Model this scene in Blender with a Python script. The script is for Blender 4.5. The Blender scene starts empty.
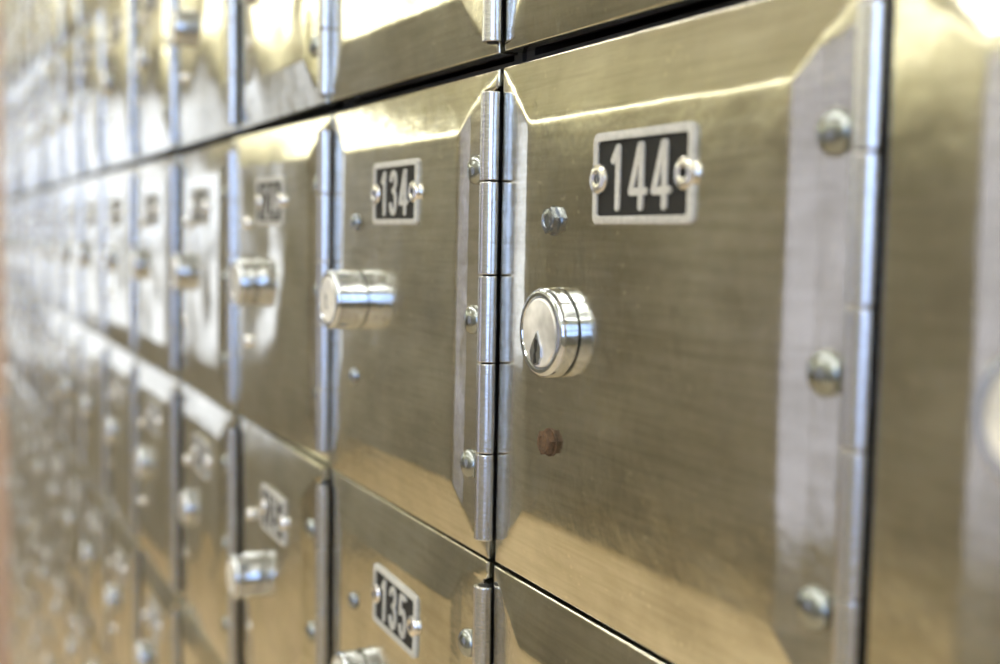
import bpy, bmesh, math, random
from mathutils import Matrix, Vector
random.seed(7)
PI = math.pi
S = 0.15              # one locker row is 15 cm high
W = 1.0516            # column pitch, in row heights
OZ = 1.50             # height of the reference row's top edge above the floor (m)
scn = bpy.context.scene
COL = scn.collection

# ------------------------------------------------------------------ materials
def mat(name):
    m = bpy.data.materials.new(name); m.use_nodes = True
    nt = m.node_tree
    return m, nt, nt.nodes['Principled BSDF']

def nd(nt, t, **k):
    n = nt.nodes.new(t)
    for a, b in k.items():
        if a in n.inputs: n.inputs[a].default_value = b
        else: setattr(n, a, b)
    return n

def coords(nt, per_object=True):
    tc = nd(nt, 'ShaderNodeTexCoord')
    if not per_object: return tc.outputs['Object']
    oi = nd(nt, 'ShaderNodeObjectInfo')
    mu = nd(nt, 'ShaderNodeVectorMath', operation='SCALE'); mu.inputs[0].default_value = (7.3, 3.1, 5.7)
    nt.links.new(oi.outputs['Random'], mu.inputs['Scale'])
    ad = nd(nt, 'ShaderNodeVectorMath', operation='ADD')
    nt.links.new(tc.outputs['Object'], ad.inputs[0]); nt.links.new(mu.outputs[0], ad.inputs[1])
    return ad.outputs[0]

def noise(nt, vec, scale, detail=3, rough=.5, stretch=None):
    n = nd(nt, 'ShaderNodeTexNoise'); n.inputs['Scale'].default_value = scale
    n.inputs['Detail'].default_value = detail; n.inputs['Roughness'].default_value = rough
    if stretch:
        mp = nd(nt, 'ShaderNodeMapping'); mp.inputs['Scale'].default_value = stretch
        nt.links.new(vec, mp.inputs['Vector']); vec = mp.outputs[0]
    nt.links.new(vec, n.inputs['Vector'])
    return n.outputs['Fac']

def ramp(nt, fac, stops):
    r = nd(nt, 'ShaderNodeValToRGB'); e = r.color_ramp.elements
    while len(e) < len(stops): e.new(.5)
    for i, (p, c) in enumerate(stops):
        e[i].position = p; e[i].color = (c if len(c) == 4 else (*c, 1))
    nt.links.new(fac, r.inputs['Fac']); return r.outputs['Color']

def mapr(nt, fac, a, b, c, d):
    r = nd(nt, 'ShaderNodeMapRange')
    for k, v in zip(('From Min', 'From Max', 'To Min', 'To Max'), (a, b, c, d)): r.inputs[k].default_value = v
    nt.links.new(fac, r.inputs['Value']); return r.outputs[0]

def math_(nt, op, a, b):
    m = nd(nt, 'ShaderNodeMath', operation=op)
    for i, v in enumerate((a, b)):
        if isinstance(v, (int, float)): m.inputs[i].default_value = v
        else: nt.links.new(v, m.inputs[i])
    return m.outputs[0]

def bump(nt, h, strength, dist, normal=None):
    b = nd(nt, 'ShaderNodeBump'); b.inputs['Strength'].default_value = strength
    b.inputs['Distance'].default_value = dist
    nt.links.new(h, b.inputs['Height'])
    if normal is not None: nt.links.new(normal, b.inputs['Normal'])
    return b.outputs[0]

def door_steel():
    m, nt, p = mat('aged_polished_steel'); v = coords(nt)
    p.inputs['Metallic'].default_value = 1
    big = noise(nt, v, 16, 3, .5)                       # soft mottling of tarnish
    fine = noise(nt, v, 260, 4, .65)
    spk = noise(nt, v, 420, 2, .5)
    streak = noise(nt, v, 60, 4, .6, (.5, 6, 9))
    c1 = ramp(nt, noise(nt, v, 22, 5, .6), [(.32, (.47, .455, .40)), (.66, (.72, .71, .65))])
    mx = nd(nt, 'ShaderNodeMix', data_type='RGBA')
    mx.inputs['B'].default_value = (.82, .80, .72, 1)
    nt.links.new(c1, mx.inputs['A']); nt.links.new(mapr(nt, spk, .66, .74, 0, .7), mx.inputs['Factor'])
    m2 = nd(nt, 'ShaderNodeMix', data_type='RGBA', blend_type='MULTIPLY'); m2.inputs['Factor'].default_value = 1
    nt.links.new(mx.outputs['Result'], m2.inputs['A'])
    nt.links.new(ramp(nt, streak, [(.3, (.84, .83, .80)), (.6, (1, 1, 1))]), m2.inputs['B'])
    nt.links.new(m2.outputs['Result'], p.inputs['Base Color'])
    r1 = mapr(nt, big, .3, .7, .10, .17)
    r2 = math_(nt, 'ADD', r1, mapr(nt, fine, .3, .75, -.02, .06))
    r3 = math_(nt, 'ADD', r2, mapr(nt, streak, .45, .8, 0, .025))
    nt.links.new(r3, p.inputs['Roughness'])
    b0 = bump(nt, noise(nt, v, 13, 2, .4), .55, .0022)
    b1 = bump(nt, noise(nt, v, 70, 3, .5), .5, .0004, b0)
    b2 = bump(nt, fine, .12, .0002, b1)
    nt.links.new(b2, p.inputs['Normal'])
    return m

def chrome(name, col, rough, sc=300, bs=.1, stretch=None):
    m, nt, p = mat(name); v = coords(nt)
    p.inputs['Metallic'].default_value = 1
    n = noise(nt, v, sc, 3, .6, stretch)
    nt.links.new(ramp(nt, n, [(.3, tuple(c*.82 for c in col)), (.7, col)]), p.inputs['Base Color'])
    nt.links.new(mapr(nt, n, .3, .7, rough*.8, rough*1.3), p.inputs['Roughness'])
    nt.links.new(bump(nt, n, bs, .0003), p.inputs['Normal'])
    return m

def plain(name, col, rough, metal=0, sc=200, var=.25, bs=.1, bd=.0003, per=True):
    m, nt, p = mat(name); v = coords(nt, per)
    p.inputs['Metallic'].default_value = metal
    n = noise(nt, v, sc, 4, .6)
    nt.links.new(ramp(nt, n, [(.3, tuple(c*(1-var) for c in col)), (.7, tuple(min(1, c*(1+var*.5)) for c in col))]), p.inputs['Base Color'])
    p.inputs['Roughness'].default_value = rough
    nt.links.new(bump(nt, n, bs, bd), p.inputs['Normal'])
    return m

M_DOOR = door_steel()
M_HINGE = chrome('worn_hinge_steel', (.62, .63, .67), .19, 500, .25, (1, 1, 4))
M_LOCK = chrome('lock_nickel', (.56, .60, .68), .08, 300, .08)
M_FACE = chrome('scuffed_lock_face', (.95, .94, .92), .42, 70, .7)
[setattr(n.color_ramp.elements[0], 'color', (.38, .37, .35, 1)) for n in M_FACE.node_tree.nodes if n.type == 'VALTORGB']
M_FACE.node_tree.nodes['Principled BSDF'].inputs['Metallic'].default_value = .45
M_RIVET = chrome('dull_zinc_rivet', (.30, .325, .335), .22, 500, .2)
M_BOLT = chrome('zinc_bolt', (.27, .30, .35), .22, 500, .2)
M_SCREW = chrome('aluminium_rivet', (.88, .88, .90), .2, 500, .1)
M_RUST = plain('rusty_iron', (.085, .045, .02), .65, .0, 900, .6, .6, .0004)
M_BODY = plain('dark_locker_steel', (.022, .022, .026), .8, 0, 60, .3)
M_DARK = plain('hole_shade_and_pin', (.006, .006, .007), .7)  # near black: shade painted into keyholes and rivet hollows; also colours the hinge pin
M_BLACK = plain('black_enamel', (.005, .005, .005), .85, 0, 900, .5, .2)
M_PLATE = plain('bare_aluminium', (.46, .455, .44), .6, 0, 700, .2, .15)

# ------------------------------------------------------------------ mesh helpers (local units: row heights)
def link(name, bm, ms, parent=None, smooth=True, angle=35):
    me = bpy.data.meshes.new(name)
    bmesh.ops.scale(bm, vec=(S, S, S), verts=bm.verts)
    bm.normal_update()
    if smooth:
        for f in bm.faces: f.smooth = True
        lim = math.radians(angle)
        for e in bm.edges:
            if len(e.link_faces) == 2 and e.calc_face_angle(0) > lim: e.smooth = False
    bm.to_mesh(me); bm.free()
    for m in (ms if isinstance(ms, (list, tuple)) else [ms]): me.materials.append(m)
    o = bpy.data.objects.new(name, me); COL.objects.link(o)
    if parent: o.parent = parent
    return o

def setloc(o, x, y, z, rx=0, ry=0, rz=0):
    o.location = (x*S, y*S, z*S); o.rotation_euler = (rx, ry, rz); return o

def box(bm, x0, x1, y0, y1, z0, z1, mi=0, bev=0):
    r = bmesh.ops.create_cube(bm, size=1)
    vs = r['verts']
    for v in vs:
        v.co = Vector(((x0+x1)/2+v.co.x*(x1-x0), (y0+y1)/2+v.co.y*(y1-y0), (z0+z1)/2+v.co.z*(z1-z0)))
    fs = {f for v in vs for f in v.link_faces}
    for f in fs: f.material_index = mi
    if bev:
        es = list({e for f in fs for e in f.edges})
        rr = bmesh.ops.bevel(bm, geom=es, offset=bev, segments=2, affect='EDGES', profile=.5)
        for f in rr['faces']: f.material_index = mi

def lathe(bm, prof, seg=40, axis='y', mi=0, c=(0, 0, 0)):
    """prof: list of (radius, height) ; height goes towards the room (-y) for axis 'y', up for 'z'"""
    rings = []
    for r, h in prof:
        ring = []
        if r < 1e-6:
            p = (c[0], c[1]-h, c[2]) if axis == 'y' else (c[0], c[1], c[2]+h)
            rings.append([bm.verts.new(p)]); continue
        for k in range(seg):
            a = 2*PI*k/seg
            if axis == 'y': p = (c[0]+r*math.cos(a), c[1]-h, c[2]+r*math.sin(a))
            else: p = (c[0]+r*math.cos(a), c[1]+r*math.sin(a), c[2]+h)
            ring.append(bm.verts.new(p))
        rings.append(ring)
    fs = []
    for A, B in zip(rings, rings[1:]):
        n = max(len(A), len(B))
        for k in range(n):
            if len(A) == 1 and len(B) == 1: continue
            if len(A) == 1: f = (A[0], B[k], B[(k+1) % n])
            elif len(B) == 1: f = (A[k], A[(k+1) % n], B[0])
            else: f = (A[k], A[(k+1) % n], B[(k+1) % n], B[k])
            ff = bm.faces.new(f); ff.material_index = mi; fs.append(ff)
    bmesh.ops.recalc_face_normals(bm, faces=fs)

def prism(bm, pts, y0, y1, mi=0):
    """outline in x-z extruded along y"""
    a = [bm.verts.new((x, y0, z)) for x, z in pts]; b = [bm.verts.new((x, y1, z)) for x, z in pts]
    n = len(pts); fs = [bm.faces.new(a), bm.faces.new(b[::-1])]
    for k in range(n): fs.append(bm.faces.new((a[k], b[k], b[(k+1) % n], a[(k+1) % n])))
    for f in fs: f.material_index = mi
    bmesh.ops.recalc_face_normals(bm, faces=fs)

# ------------------------------------------------------------------ the pressed door
PR = .021
def smin(a, b, k):
    h = max(k-abs(a-b), 0)/k
    return min(a, b)-h*h*k*.25

def door_height(u, v, dents):
    fl = u/.148; ft = v/.118; fb = (1-v)/.133
    r = 1-u
    if r < .076: fr = .05+.52*(r/.076)
    elif r < .122: t = (r-.076)/.046; fr = .57+.44*t
    else: fr = 1.01+(r-.122)*5
    k = .085
    h = smin(smin(ft, fb, k), fl, k)
    h = smin(h, fr, .05)
    h = smin(h, 1.0, k)
    h *= PR
    for (du, dv, s, a) in dents:
        d2 = ((u-du)**2+(v-dv)**2)/(s*s)
        if d2 < 9: h += a*math.exp(-d2)
    return h

def spaced(n, dens):
    """0..1 samples, denser near the listed places"""
    pts = [i/600 for i in range(601)]
    cum = [0]
    for a in pts[1:]:
        cum.append(cum[-1]+1+sum(w*math.exp(-((a-c)/s)**2) for c, s, w in dens))
    out = []; j = 0
    for i in range(n):
        t = cum[-1]*i/(n-1)
        while j < 600 and cum[j] < t: j += 1
        out.append(pts[j])
    out[0] = 0; out[-1] = 1
    return out

X0, X1, TK = .018, 1.018, .042
def door_mesh(name, dents, n=110, zt=-.004, zb=-.990):
    us = spaced(n, [(0, .012, 5), (.148, .03, 5), (.895, .025, 6), (.92, .02, 5), (1, .012, 4)])
    vs = spaced(n, [(0, .012, 5), (.0355, .003, 9), (.9585, .003, 9), (.118, .03, 5), (.867, .03, 5), (1, .012, 5)])
    bm = bmesh.new(); g = []
    for v in vs:
        row = []
        for u in us:
            ext = .021*min(1, max(0, (.037-v)/.003, (v-.957)/.003))
            row.append(bm.verts.new((X0+(X1-X0)*u+ext*max(0, (u-.97)/.03), -door_height(u, v, dents), zt+(zb-zt)*v)))
        g.append(row)
    for a, b in zip(g, g[1:]):
        for k in range(n-1): bm.faces.new((a[k], b[k], b[k+1], a[k+1]))
    rim = g[0][:-1]+[r[-1] for r in g[:-1]]+g[-1][:0:-1]+[r[0] for r in g[:0:-1]]
    cx, cz = (X0+X1)/2, (zt+zb)/2
    prev = rim; right = set(r[-1] for r in g)
    for (off, y) in ((.0016, .0006), (.003, .0022), (.0036, .005), (.0036, TK)):
        ring = []
        for q in rim:
            p = q.co.copy()
            if abs(p.x-X0) < 1e-6: p.x -= off
            if q in right: p.x += off
            if abs(p.z-zt) < 1e-6: p.z += off
            if abs(p.z-zb) < 1e-6: p.z -= off
            p.y = q.co.y+y if y < .01 else y
            ring.append(bm.verts.new(p))
        m = len(rim)
        for k in range(m): bm.faces.new((prev[k], prev[(k+1) % m], ring[(k+1) % m], ring[k]))
        prev = ring
    bm.faces.new(prev[::-1])
    bmesh.ops.recalc_face_normals(bm, faces=bm.faces)
    return bm

# ------------------------------------------------------------------ digits as flat raised strokes
def arc(cx, cy, rx, ry, a0, a1, n=12):
    return [(cx+rx*math.cos(math.radians(a0+(a1-a0)*i/n)), cy+ry*math.sin(math.radians(a0+(a1-a0)*i/n))) for i in range(n+1)]
DIG = {   # x in -0.5..0.5 , y in 0..1
 '0': [arc(0, .78, .36, .22, 0, 180)+arc(0, .22, .36, .22, 180, 360)+[(.36, .78)]],
 '1': [[(-.22, .80), (.10, 1.0), (.10, 0)]],
 '2': [arc(0, .76, .36, .24, 170, -20)+[(-.36, 0), (.38, 0)]],
 '3': [arc(-.02, .78, .34, .22, 165, -90), arc(-.02, .28, .38, .28, 90, -165)],
 '4': [[(.22, 0), (.22, 1.0), (.12, 1.0), (-.44, .25), (.48, .25)]],
 '5': [[(.34, 1), (-.30, 1), (-.34, .56)]+arc(-.02, .32, .38, .32, 125, -160)],
 '6': [arc(0, .76, .36, .24, 20, 180)+[(-.36, .3)]+arc(0, .27, .36, .27, 180, 540, 20)],
 '7': [[(-.36, 1), (.36, 1), (-.08, 0)]],
 '8': [arc(0, .76, .32, .24, 90, 450, 20), arc(0, .26, .38, .26, 90, 450, 20)],
 '9': [arc(0, .73, .36, .27, 0, 360, 20), [(.36, .73), (.36, .25)]+arc(0, .24, .36, .24, 0, -160)],
}
def digit_bm(ch, w=.051, h=.108, st=.0125):
    bm = bmesh.new()
    lay = 0
    for pl in DIG[ch]:
        P = [Vector((x*(w-st*.6), (y-.5)*(h-st))) for x, y in pl]
        for a, b in zip(P, P[1:]):
            d = (b-a)
            if d.length < 1e-6: continue
            n = Vector((-d.y, d.x)).normalized()*st/2
            lay += 1; e = .0002*(lay % 2)
            prism(bm, [(q.x, q.y) for q in (a-n, b-n, b+n, a+n)], 0, -.004-e)
        for a in P:
            lathe(bm, [(st/2, 0), (st/2, .0043), (0, .0043)], 12, 'y', 0, (a.x, 0, a.y))
    return bm

def plate_outline(w, h, notch=.012, seg=5):
    """rounded rectangle"""
    pts = []
    for cx, cz, a0 in ((w/2-notch, h/2-notch, 0), (-w/2+notch, h/2-notch, 90), (-w/2+notch, -h/2+notch, 180), (w/2-notch, -h/2+notch, 270)):
        for k in range(seg+1):
            a = math.radians(a0+90*k/seg); pts.append((cx+notch*math.cos(a), cz+notch*math.sin(a)))
    return pts

def frame_bm(w, h, t, y):
    bm = bmesh.new()
    A = plate_outline(w, h, .013); B = plate_outline(w-2*t, h-2*t, .006)
    o0 = [bm.verts.new((x, 0, z)) for x, z in A]; o1 = [bm.verts.new((x, -y, z)) for x, z in A]
    m1 = [bm.verts.new((x*.985, -y*1.25, z*.97)) for x, z in A]
    i1 = [bm.verts.new((x, -y*1.15, z)) for x, z in B]; i0 = [bm.verts.new((x, -.001, z)) for x, z in B]
    n = len(A)
    for k in range(n):
        j = (k+1) % n
        for p, q in ((o0, o1), (o1, m1), (m1, i1), (i1, i0)):
            bm.faces.new((p[k], p[j], q[j], q[k]))
    bmesh.ops.recalc_face_normals(bm, faces=bm.faces)
    return bm

# ------------------------------------------------------------------ shared part meshes
PROTO = {}
def proto(name, bm, ms, **k):
    o = link(name, bm, ms, None, **k); PROTO[name] = o.data
    bpy.data.objects.remove(o)
    return PROTO[name]

def part(key, name, parent, x=0, y=0, z=0, rx=0, ry=0, rz=0, sc=None, mats=None):
    o = bpy.data.objects.new(name, PROTO[key]); COL.objects.link(o); o.parent = parent
    setloc(o, x, y, z, rx, ry, rz)
    if sc: o.scale = sc
    if mats:
        o.material_slots[0].link = 'OBJECT'; o.material_slots[0].material = mats
    return o

for k in range(4):
    rr = random.Random(20+k)
    d = [(.36, .5, .10, -.0012*rr.random())]+[(rr.uniform(.2, .85), rr.uniform(.15, .85), rr.uniform(.08, .2), rr.uniform(-.0016, .0016)*(1 if k < 2 else 6.5)) for _ in range(5 if k < 2 else 14)]
    d += [(rr.uniform(.88, .97), rr.uniform(.15, .85), .04, rr.uniform(-.001, .001)) for _ in range(4)]
    proto('door%d' % k, door_mesh('door_panel', d), M_DOOR, angle=50)
    proto('upper%d' % k, door_mesh('door_panel', d, zb=-.966), M_DOOR, angle=50)

bm = bmesh.new()                                           # the steel compartment: an open fronted box with lipped frame
L, R_, T, B_, F, K = .014, W-.004, -.002, -.998, .052, 2.7
box(bm, L, R_, K-.02, K, B_, T)
box(bm, L, L+.035, F, K-.02, B_, T); box(bm, R_-.035, R_, F, K-.02, B_, T)
box(bm, L+.035, R_-.035, F, K-.02, T-.02, T); box(bm, L+.035, R_-.035, F, K-.02, B_, B_+.02)
proto('body', bm, M_BODY, smooth=False)

bm = bmesh.new(); lathe(bm, [(0, -.9525), (.012, -.9525), (.012, -.0475), (0, -.0475)], 20, 'z'); 
proto('pin', bm, M_DARK)
HY = [-.046, -.2232, -.4105, -.587, -.772, -.952]
for k in range(5):
    t, b = HY[k]-.0014, HY[k+1]+.0014
    r = .0218
    bm = bmesh.new()
    lathe(bm, [(.0125, b), (r-.0020, b), (r-.0006, b+.0007), (r, b+.002), (r, b+.0026), (r, t-.0026), (r, t-.002), (r-.0006, t-.0007), (r-.0020, t), (.0125, t)], 48, 'z')
    # the strap that wraps from the knuckle to the door edge or to the locker frame, in turn
    s = -1 if k % 2 == 0 else 1
    if s < 0: box(bm, -.030, -.008, .0125, .0165, b+.001, t-.001)
    else: box(bm, -.012, .003, .016, .0205, b+.001, t-.001)
    proto('knuckle%d' % k, bm, M_HINGE)

def dome(r, h, n=8):
    return [(r*math.cos(PI/2*i/n), h*math.sin(PI/2*i/n)) for i in range(n+1)][:-1]+[(0, h)]
bm = bmesh.new(); lathe(bm, [(.031, -.002)]+dome(.031, .018), 28); proto('rivet', bm, M_RIVET)
bm = bmesh.new(); lathe(bm, [(.0225, -.002), (.0225, .002)]+[(a, b+.002) for a, b in dome(.0225, .012)], 24); proto('bolt', bm, M_BOLT)
bm = bmesh.new(); lathe(bm, [(.021, -.002), (.021, .004)]+[(a, b+.004) for a, b in dome(.021, .014)], 20); proto('glint_bolt', bm, M_SCREW)  # lighter copy for far bolts: their bright glints are put into the metal colour
def hexb(r, h, washer=.024):
    bm = bmesh.new()
    lathe(bm, [(washer, -.001), (washer, .003), (0, .003)], 28)
    pts = [(r*math.cos(PI/3*k+.2), r*math.sin(PI/3*k+.2)) for k in range(6)]
    prism(bm, pts, -.002, -h)
    lathe(bm, [(r*.84, h-.001), (r*.80, h+.002), (r*.5, h+.003), (r*.45, h+.0012), (0, h+.0012)], 24)
    return bm
proto('hex_bolt', hexb(.0252, .014, .027), M_BOLT, angle=30)
proto('hex_nut', hexb(.0245, .014, .026), M_RUST, angle=30)
bm = bmesh.new()                                           # tubular rivet that holds a plate, hollow in the middle
lathe(bm, [(.0255, -.004), (.0262, .001), (.0240, .0055), (.018, .0085), (.012, .0085), (.0085, .007), (.0085, .0065)], 28)
lathe(bm, [(.0085, .0065), (.0080, .002), (0, .002)], 28, 'y', 1)
proto('tube_rivet', bm, [M_SCREW, M_DARK])
PW, PH = .282, .150
bm = bmesh.new(); prism(bm, plate_outline(PW-.003, PH-.003, .012), 0, -.0035); proto('plate', bm, M_BLACK, smooth=False)
proto('plate_border', frame_bm(PW, PH, .0135, .0062), M_PLATE)
for ch in DIG: proto('digit'+ch, digit_bm(ch), M_PLATE, angle=30)

def lock_bm(r, back, front, seam):
    bm = bmesh.new()
    prof = [(r-.005, back), (r-.005, .0035), (r-.001, .0045), (r, .0055), (r, .0062)]
    if seam: prof += [(r, seam-.003), (r, seam-.0025), (r-.004, seam-.001), (r-.004, seam+.001), (r, seam+.0025), (r, seam+.003)]
    prof += [(r, front-.0125), (r, front-.012), (r-.0012, front-.006), (r-.005, front-.0015), (r-.009, front), (r-.014, front-.001), (r-.017, front-.006), (0, front-.006)]
    lathe(bm, prof, 56)
    return bm
LOCKCACHE = {}
def lock_data(length, seam):
    key = (round(length, 3), round(seam, 3))
    if key not in LOCKCACHE:
        LOCKCACHE[key] = proto('lock%s' % str(key), lock_bm(.0765, -.001, length, seam), M_LOCK, angle=40)
    return 'lock%s' % str(key)
# the plug: a disc with a raised cloverleaf boss and the dark keyhole
bm = bmesh.new()
lathe(bm, [(.0585, -.004), (.0585, .004), (.056, .0065), (.030, .008), (0, .0082)], 44)
proto('plug', bm, M_FACE)
bm = bmesh.new()
pts = [(.0, .030), (.008, .016), (.016, .006), (.020, -.012), (.012, -.026), (0, -.030), (-.012, -.026), (-.019, -.010), (-.012, .008), (-.006, .018)]
prism(bm, pts, .001, -.0035)
proto('keyway', bm, M_LOCK, smooth=False)
bm = bmesh.new()
pts = [(-.0032, .020), (.0032, .018), (.0045, .002), (.0012, -.006), (.0052, -.020), (-.002, -.024), (-.0045, -.010), (-.0012, -.001), (-.0050, .008)]
prism(bm, pts, .001, -.0012)
proto('keyhole', bm, M_DARK, smooth=False)
# ------------------------------------------------------------------ lockers
# (column, row): (lock centre as a share of the pitch, length, plate centre)
KNOWN = {(0, 0): (.272, .037, .524), (-1, 0): (.268, .080, .524), (-2, 0): (.268, .055, .50), (-3, 0): (.275, .060, .51),
         (-1, -1): (.30, .055, .55), (-2, -1): (.305, .085, .55), (-3, -1): (.285, .032, .54), (-4, 0): (.27, .050, .52),
         (-3, 1): (.27, .056, .52), (-4, -1): (.27, .030, .53), (1, 0): (.27, .055, .518)}
NUMW = ['', 'one', 'two', 'three', 'four', 'five', 'six', 'seven', 'eight', 'nine', 'ten', 'eleven', 'twelve', 'thirteen']

# camera (needed here only to know which lockers the photograph shows)
CAM = (2.1077, -1.0503, -.3325)
AX = ((.44823, .89374, .01754), (-.89028, .44809, -.08131), (-.08053, .02083, .99653))   # right, forward, up
FPX = 1171.448
def project(x, y, z):
    d = (x-CAM[0], y-CAM[1], z-CAM[2])
    r, f, u = [sum(a*b for a, b in zip(d, ax)) for ax in AX]
    if f < .05: return None
    return 500+FPX*r/f, 332-FPX*u/f

def in_view(i, j):
    P = [project(i*W+a*W, -.0, j-b) for a in (0, .5, 1) for b in (0, .5, 1)]
    P = [p for p in P if p]
    if not P: return False
    xs = [p[0] for p in P]; ys = [p[1] for p in P]
    return max(xs) > -2 and min(xs) < 1002 and max(ys) > 3 and min(ys) < 661

def label_for(i, j, num):
    rows = {0: '', 1: 'one row above', -1: 'one row below'}
    if (i, j) == (0, 0): return 'sharp steel locker numbered 144 with a shallow scuffed round lock'
    if (i, j) == (-1, 0): return 'steel locker numbered 134 with a long cylinder lock, beside locker 144'
    if (i, j) == (-1, -1): return 'steel locker numbered 135 on a tilted plate, directly under locker 134'
    if (i, j) == (0, -1): return 'grey steel locker directly under locker 144, only its top slope showing'
    if (i, j) == (0, 1): return 'steel locker directly above locker 144, only its lower slope showing'
    if (i, j) == (1, 0): return 'blurred steel locker on the hinge side of locker 144'
    n = abs(i)
    if i < 0: colt = '%s %s along from locker 144 past locker 134' % (NUMW[n], 'column' if n == 1 else 'columns')
    elif i == 0: colt = 'in the same column as locker 144'
    else: colt = 'in the column on the hinge side of locker 144'
    if i == -1: colt = 'in the same column as locker 134'
    rt = 'in the same row' if j == 0 else '%s %s %s' % (NUMW[abs(j)], 'row' if abs(j) == 1 else 'rows', 'higher' if j > 0 else 'lower')
    return 'steel locker %s, %s' % (colt, rt)

rnd = random.Random(11)
cells = [(i, j) for i in range(1, -14, -1) for j in range(3, -7, -1) if in_view(i, j)]
print('LOCKERS', len(cells))
for (i, j) in cells:
    num = 144+10*i-j
    c, ln, pc = KNOWN.get((i, j), (rnd.uniform(.262, .285), rnd.choice([.022, .026, .032, .045]), rnd.uniform(.51, .54)))
    near = i >= -4
    root = bpy.data.objects.new('locker', None); COL.objects.link(root)
    root.empty_display_size = .02
    root.location = (i*W*S, 0, OZ+j*S)
    root['label'] = label_for(i, j, num); root['category'] = 'locker'
    root['group'] = 'numbered steel lockers in the wall bank'
    part('body', 'body', root)
    v = rnd.randrange(2)+(0 if i > -2 else 2)
    tilt = 0 if (i, j) in ((0, 0),) else 1
    dz = math.radians(rnd.uniform(-.8, .8)*(1.7 if i < -1 else 1))*tilt
    dx = math.radians(rnd.uniform(-.6, .6))*tilt
    if i == 1: dz = math.radians(2.2)
    dr = part(('upper%d' if j == 1 else 'door%d') % v, 'door', root, 0, 0, 0)
    dr.rotation_euler = (0, 0, 0)
    # small tilt of the whole pressed door about its own centre
    cen = Vector((.5*W*S, 0, -.5*S))
    mt = Matrix.Translation(cen) @ Matrix.Rotation(dz, 4, 'Z') @ Matrix.Rotation(dx, 4, 'X') @ Matrix.Translation(-cen)
    dr.matrix_local = mt
    # hinge
    hx = W-.006+(-.015 if i == 0 else (-.002 if i > -2 else 0)); hy = -.0125
    pin = part('pin', 'hinge', root, hx, hy, 0)
    for k in range(5): part('knuckle%d' % k, 'knuckle', pin)
    if near: pin['label'] = 'polished five-knuckle hinge barrel'
    # rivets on the flange (children of the door, so they follow its tilt)
    for z in (-.194, -.503, -.806):
        u = .9185
        h = door_height((u*W-X0)/(X1-X0), -z, [])
        part('rivet', 'rivet', dr, u*W+rnd.uniform(-.004, .004), -h, z+rnd.uniform(-.004, .004))
    # bolts on the lock side
    for q, z in enumerate((-.303, -.703)):
        key, nm = ('bolt' if i > -2 else 'glint_bolt'), 'bolt'
        if (i, j) == (0, 0): key, nm = ('hex_bolt', 'hex_bolt') if q == 0 else ('hex_nut', 'hex_bolt')
        o = part(key, nm, dr, .258*W, -PR+.0005, z)
        if key == 'hex_nut': o['label'] = 'rusty brown hex bolt'
    # lock
    sunk = (i, j) == (0, 0)
    seam = 0
    lk = part(lock_data(ln, seam if seam > .02 else 0), 'lock', dr, c*W, -PR+.001, -.502, sc=(1.05, 1, 1.05) if sunk else None)
    if near or True:
        ro = -.25 if sunk else rnd.uniform(-.6, .6)
        pl = part('plug', 'lock_face', lk, 0, -ln+.006, 0, 0, ro, 0)
    if sunk:
        lk['label'] = 'shallow nickel lock with a scuffed face'
        kw = part('keyway', 'keyway', lk, -.002, -ln-.0015, -.026, 0, .12, 0)
        part('keyhole', 'keyhole', lk, -.002, -ln-.0048, -.030, 0, .12, 0)
    elif near:
        part('keyhole', 'keyhole', lk, .0, -ln-.0018, -.004, 0, ro, 0)
    # number plate
    np_ = part('plate', 'number_plate', dr, pc*W, -PR+.0008, -.2345, 0, 0, 0)
    if (i, j) == (-1, -1): np_.rotation_euler[1] = math.radians(2)
    part('plate_border', 'plate_border', np_)
    s = str(num); n = len(s)
    for q, ch in enumerate(s):
        part('digit'+ch, 'digit', np_, (q-(n-1)/2)*.064+(-.006 if n == 3 else 0)+(.001 if ch == '1' else 0), -.003, 0)
    part('tube_rivet', 'plate_rivet', np_, -.1225, -.004, 0)
    part('tube_rivet', 'plate_rivet', np_, .1215, -.004, 0)

# ------------------------------------------------------------------ the room (metres)
def slab(name, x0, x1, y0, y1, z0, z1, m, kind='structure', parent=None):
    bm = bmesh.new(); box(bm, x0/S, x1/S, y0/S, y1/S, z0/S, z1/S)
    o = link(name, bm, m, parent, smooth=False)
    if kind and not parent: o['kind'] = kind
    return o
M_FLOOR = plain('tan_terrazzo', (.86, .70, .47), .35, 0, 40, .18, .03, .0005, False)
M_CEIL = plain('cream_ceiling', (.88, .88, .72), .8, 0, 12, .05, .05, .001, False)
M_UP = plain('pale_yellow_wall', (.86, .85, .66), .75, 0, 8, .06, .05, .001, False)
M_LOW = plain('olive_brown_wall', (.41, .40, .345), .6, 0, 8, .25, .05, .001, False)
M_PINK = plain('pink_buff_plaster', (.62, .46, .42), .7, 0, 8, .1, .05, .001, False)
M_TRIM = plain('painted_frame', (.35, .33, .30), .5, 0, 20, .1, .05, .001, False)

def brick():
    m, nt, p = mat('red_brown_brick'); tc = nd(nt, 'ShaderNodeTexCoord')
    b = nd(nt, 'ShaderNodeTexBrick'); b.inputs['Scale'].default_value = 4.5
    b.inputs['Color1'].default_value = (.36, .24, .20, 1); b.inputs['Color2'].default_value = (.42, .29, .25, 1)
    b.inputs['Mortar'].default_value = (.55, .48, .42, 1); b.inputs['Mortar Size'].default_value = .015
    mp = nd(nt, 'ShaderNodeMapping'); mp.inputs['Rotation'].default_value = (PI/2, 0, 0)
    nt.links.new(tc.outputs['Object'], mp.inputs['Vector']); nt.links.new(mp.outputs[0], b.inputs['Vector'])
    nt.links.new(b.outputs['Color'], p.inputs['Base Color']); p.inputs['Roughness'].default_value = .8
    return m
M_BRICK = brick()

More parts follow.
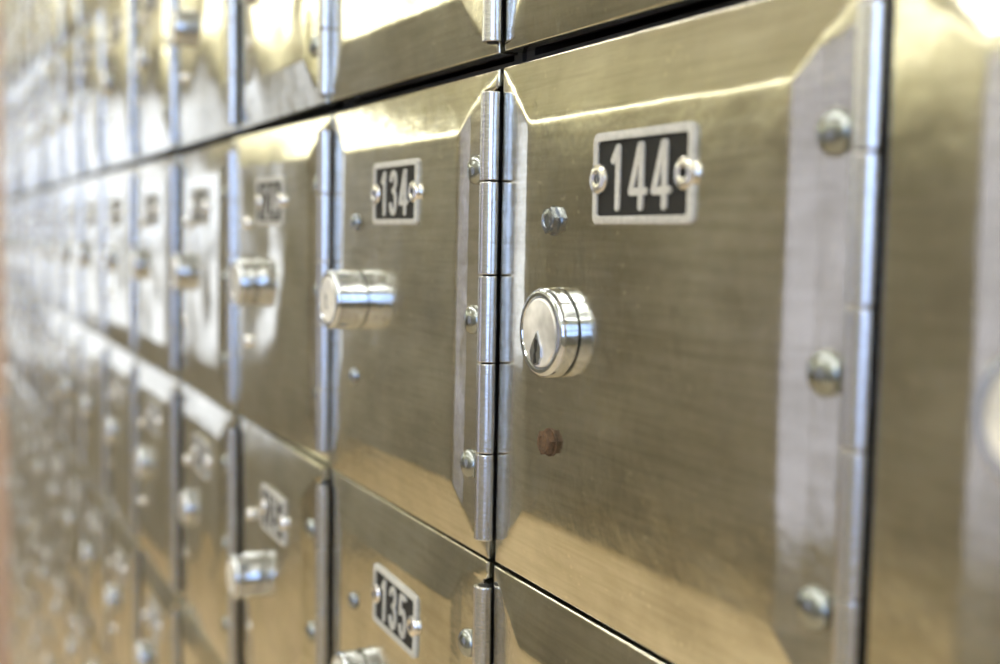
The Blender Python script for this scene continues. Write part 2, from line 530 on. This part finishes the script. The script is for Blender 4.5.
XL, XR, YF, H = -4.8, 2.6, -2.8, 2.90
slab('floor', XL-.2, XR+.2, YF-.2, .62, -.1, 0, M_FLOOR)
slab('ceiling', XL-.2, XR+.2, YF-.2, .62, H, H+.1, M_CEIL)
slab('wall_back', XL, XR, .45, .6, 0, H, M_LOW)
slab('wall_back', XL, -13*W*S-.004, .0, .45, 0, H, M_BRICK)          # brick beyond the end of the bank
slab('wall_back', 2*W*S+.004, XR, .0, .45, 0, H, M_PINK)
slab('baseboard_back', -13*W*S-.004, 2*W*S+.004, .02, .45, 0, OZ-7*S+.0, M_LOW)

def wall_x(tag, x0, x1, y0, y1, oy0, oy1, oz0, oz1, zmid):
    """end wall with one window opening; two-tone paint split at zmid"""
    def two(a, b, z0, z1):
        if b-a < .002: return
        if z0 < zmid: slab('wall_'+tag, x0, x1, a, b, z0, min(z1, zmid), M_LOW)
        if z1 > zmid: slab('wall_'+tag, x0, x1, a, b, max(z0, zmid), z1, M_UP)
    two(y0, oy0, 0, H); two(oy1, y1, 0, H); two(oy0, oy1, 0, oz0); two(oy0, oy1, oz1, H)

def glass(name, col):
    m = bpy.data.materials.new(name); m.use_nodes = True; nt = m.node_tree; nt.nodes.clear()
    o = nd(nt, 'ShaderNodeOutputMaterial'); t = nd(nt, 'ShaderNodeBsdfTransparent'); t.inputs['Color'].default_value = (*col, 1)
    g = nd(nt, 'ShaderNodeBsdfGlossy'); g.inputs['Roughness'].default_value = .02
    mx = nd(nt, 'ShaderNodeMixShader'); mx.inputs[0].default_value = .06
    nt.links.new(t.outputs[0], mx.inputs[1]); nt.links.new(g.outputs[0], mx.inputs[2]); nt.links.new(mx.outputs[0], o.inputs['Surface'])
    return m
G_WARM = glass('warm_light_filter', (.66, .59, .50)); G_PINK = glass('rose_light_filter', (.46, .40, .35)); G_CLEAR = glass('clear_window_glass', (.95, .97, 1))  # warm and rose tints filter the blue sky into whiter and pinker reflections

# left end of the room: window near the lockers
LW = (-1.3, -.30, .85, 2.05)
wall_x('left', XL-.2, XL, YF, .45, LW[0], LW[1], LW[2], LW[3], 2.14)
w = slab('window_1', XL-.12, XL-.11, LW[0], LW[1], LW[2], LW[3], G_WARM)
for y in (LW[0]+.02, -.97, -.63, LW[1]-.02): slab('mullion', XL-.10, XL-.06, y-.02, y+.02, LW[2], LW[3], M_TRIM, None, w)
for z in (LW[2]+.02, 1.42, LW[3]-.02): slab('transom', XL-.10, XL-.06, LW[0], LW[1], z-.02, z+.02, M_TRIM, None, w)
# right end: big bluish shopfront window behind the camera
RW = (-2.65, -.8, 1.12, 2.6)
wall_x('right', XR, XR+.2, YF, .45, RW[0], RW[1], RW[2], RW[3], 1.9)
w = slab('window_2', XR+.10, XR+.11, RW[0], RW[1], RW[2], RW[3], G_CLEAR)
for y in (RW[0]+.03, -2.1, -1.55, RW[1]-.03): slab('mullion', XR+.03, XR+.08, y-.04, y+.04, RW[2], RW[3], M_TRIM, None, w)
for z in (RW[2]+.03, 1.75, RW[3]-.03): slab('transom', XR+.03, XR+.08, RW[0], RW[1], z-.05, z+.05, M_TRIM, None, w)
# front wall, facing the lockers
FW = (-2.72, -.8, .55, 2.1)
def two(a, b, z0, z1):
    if z0 < 1.98: slab('wall_front', a, b, YF-.2, YF, z0, min(z1, 1.98), M_LOW)
    if z1 > 1.98: slab('wall_front', a, b, YF-.2, YF, max(z0, 1.98), z1, M_UP)
two(XL, FW[0], 0, H); two(FW[1], XR, 0, H); two(FW[0], FW[1], 0, FW[2]); two(FW[0], FW[1], FW[3], H)
w = slab('window_3', FW[0], FW[1], YF-.12, YF-.11, FW[2], FW[3], G_PINK)  # rose pane added for the pinkish brightness that the door flanges mirror
for x in (FW[0]+.03, -1.75, FW[1]-.03): slab('mullion', x-.03, x+.03, YF-.10, YF-.05, FW[2], FW[3], M_TRIM, None, w)

# ceiling lights
def emit(name, col, s):
    m = bpy.data.materials.new(name); m.use_nodes = True; nt = m.node_tree; nt.nodes.clear()
    o = nd(nt, 'ShaderNodeOutputMaterial'); e = nd(nt, 'ShaderNodeEmission'); e.inputs['Color'].default_value = (*col, 1); e.inputs['Strength'].default_value = s
    nt.links.new(e.outputs[0], o.inputs['Surface']); return m
M_LAMP = emit('fluorescent_diffuser', (1.0, .97, .85), 21.0)
for (x, y, rz) in ((-1.3, -2.2, 0), (-2.1, -.6, 0), (-.5, -.8, 0), (.9, -.8, 0), (.9, -2.1, 0), (1.8, -1.6, 1)):  # the one near the left end is added to brighten the upper walls
    lt = bpy.data.objects.new('ceiling_light', None); COL.objects.link(lt); lt.location = (x, y, H); lt.rotation_euler[2] = rz*PI/2
    lt['category'] = 'light'; lt['group'] = 'fluorescent ceiling lights'
    lt['label'] = 'long fluorescent ceiling light out of view, lighting the room'
    bm = bmesh.new(); box(bm, -.62/S, .62/S, -.11/S, .11/S, -.05/S, -.001/S, 0, .06)
    link('housing', bm, M_TRIM, lt)
    bm = bmesh.new(); box(bm, -.60/S, .60/S, -.06/S, .06/S, -.075/S, -.0505/S, 0, .05)
    link('diffuser', bm, M_LAMP, lt)

# added light strips on the far walls, drawing bright lines along door creases
def crease_strip(x0, x1, y0, y1, z, hh, lab):
    lt = bpy.data.objects.new('wall_light', None); COL.objects.link(lt); lt.location = ((x0+x1)/2, (y0+y1)/2, z)
    lt['category'] = 'light'; lt['label'] = lab
    a, b = (x1-x0)/2/S, (y1-y0)/2/S
    bm = bmesh.new(); box(bm, -a, a, -b, b, hh/S, (hh+.03)/S, 0, .03); link('housing', bm, M_TRIM, lt)
    bm = bmesh.new(); box(bm, -a*.97, a*.97, -b*.97, b*.97, -hh/S, hh*.98/S, 0, .05); link('diffuser', bm, M_STRIP, lt)
M_STRIP = emit('crease_strip_glow', (1.0, .96, .74), 9.5)
crease_strip(XL+.005, XL+.07, -2.7, -1.0, 2.50, .02, 'upper added light strip on the far end wall, out of view')
crease_strip(XL+.005, XL+.06, -2.7, -1.0, 2.36, .009, 'thin lower added light strip on the far end wall, out of view')
crease_strip(-4.70, -2.0, YF+.005, YF+.07, 2.46, .02, 'added light strip on the wall facing the lockers, out of view')

# daylight
wd = bpy.data.worlds.new('daylight'); scn.world = wd; wd.use_nodes = True
bg = wd.node_tree.nodes['Background']; bg.inputs['Color'].default_value = (.52, .68, 1.0, 1); bg.inputs['Strength'].default_value = 6.5

# ------------------------------------------------------------------ camera
cd = bpy.data.cameras.new('camera'); cam = bpy.data.objects.new('camera', cd); COL.objects.link(cam)
cd.sensor_width = 36; cd.lens = 36*FPX/1000; cd.clip_start = .005
r, f, u = [Vector(a) for a in AX]
r.normalize(); f = (f-r*f.dot(r)).normalized(); u = r.cross(f)
mw = Matrix(((r.x, u.x, -f.x, CAM[0]*S), (r.y, u.y, -f.y, CAM[1]*S), (r.z, u.z, -f.z, CAM[2]*S+OZ), (0, 0, 0, 1)))
cam.matrix_world = mw
cd.dof.use_dof = True; cd.dof.focus_distance = 2.22*S; cd.dof.aperture_fstop = 7.6; cd.dof.aperture_blades = 0
scn.camera = cam
scn.view_settings.view_transform = 'Standard'; scn.view_settings.look = 'None'
scn.view_settings.gamma = 1; scn.view_settings.use_curve_mapping = False
scn.view_settings.exposure = 0.35
scn.cycles.use_denoising = True
scn.cycles.max_bounces = 10; scn.cycles.glossy_bounces = 6
scn.cycles.sample_clamp_indirect = 8
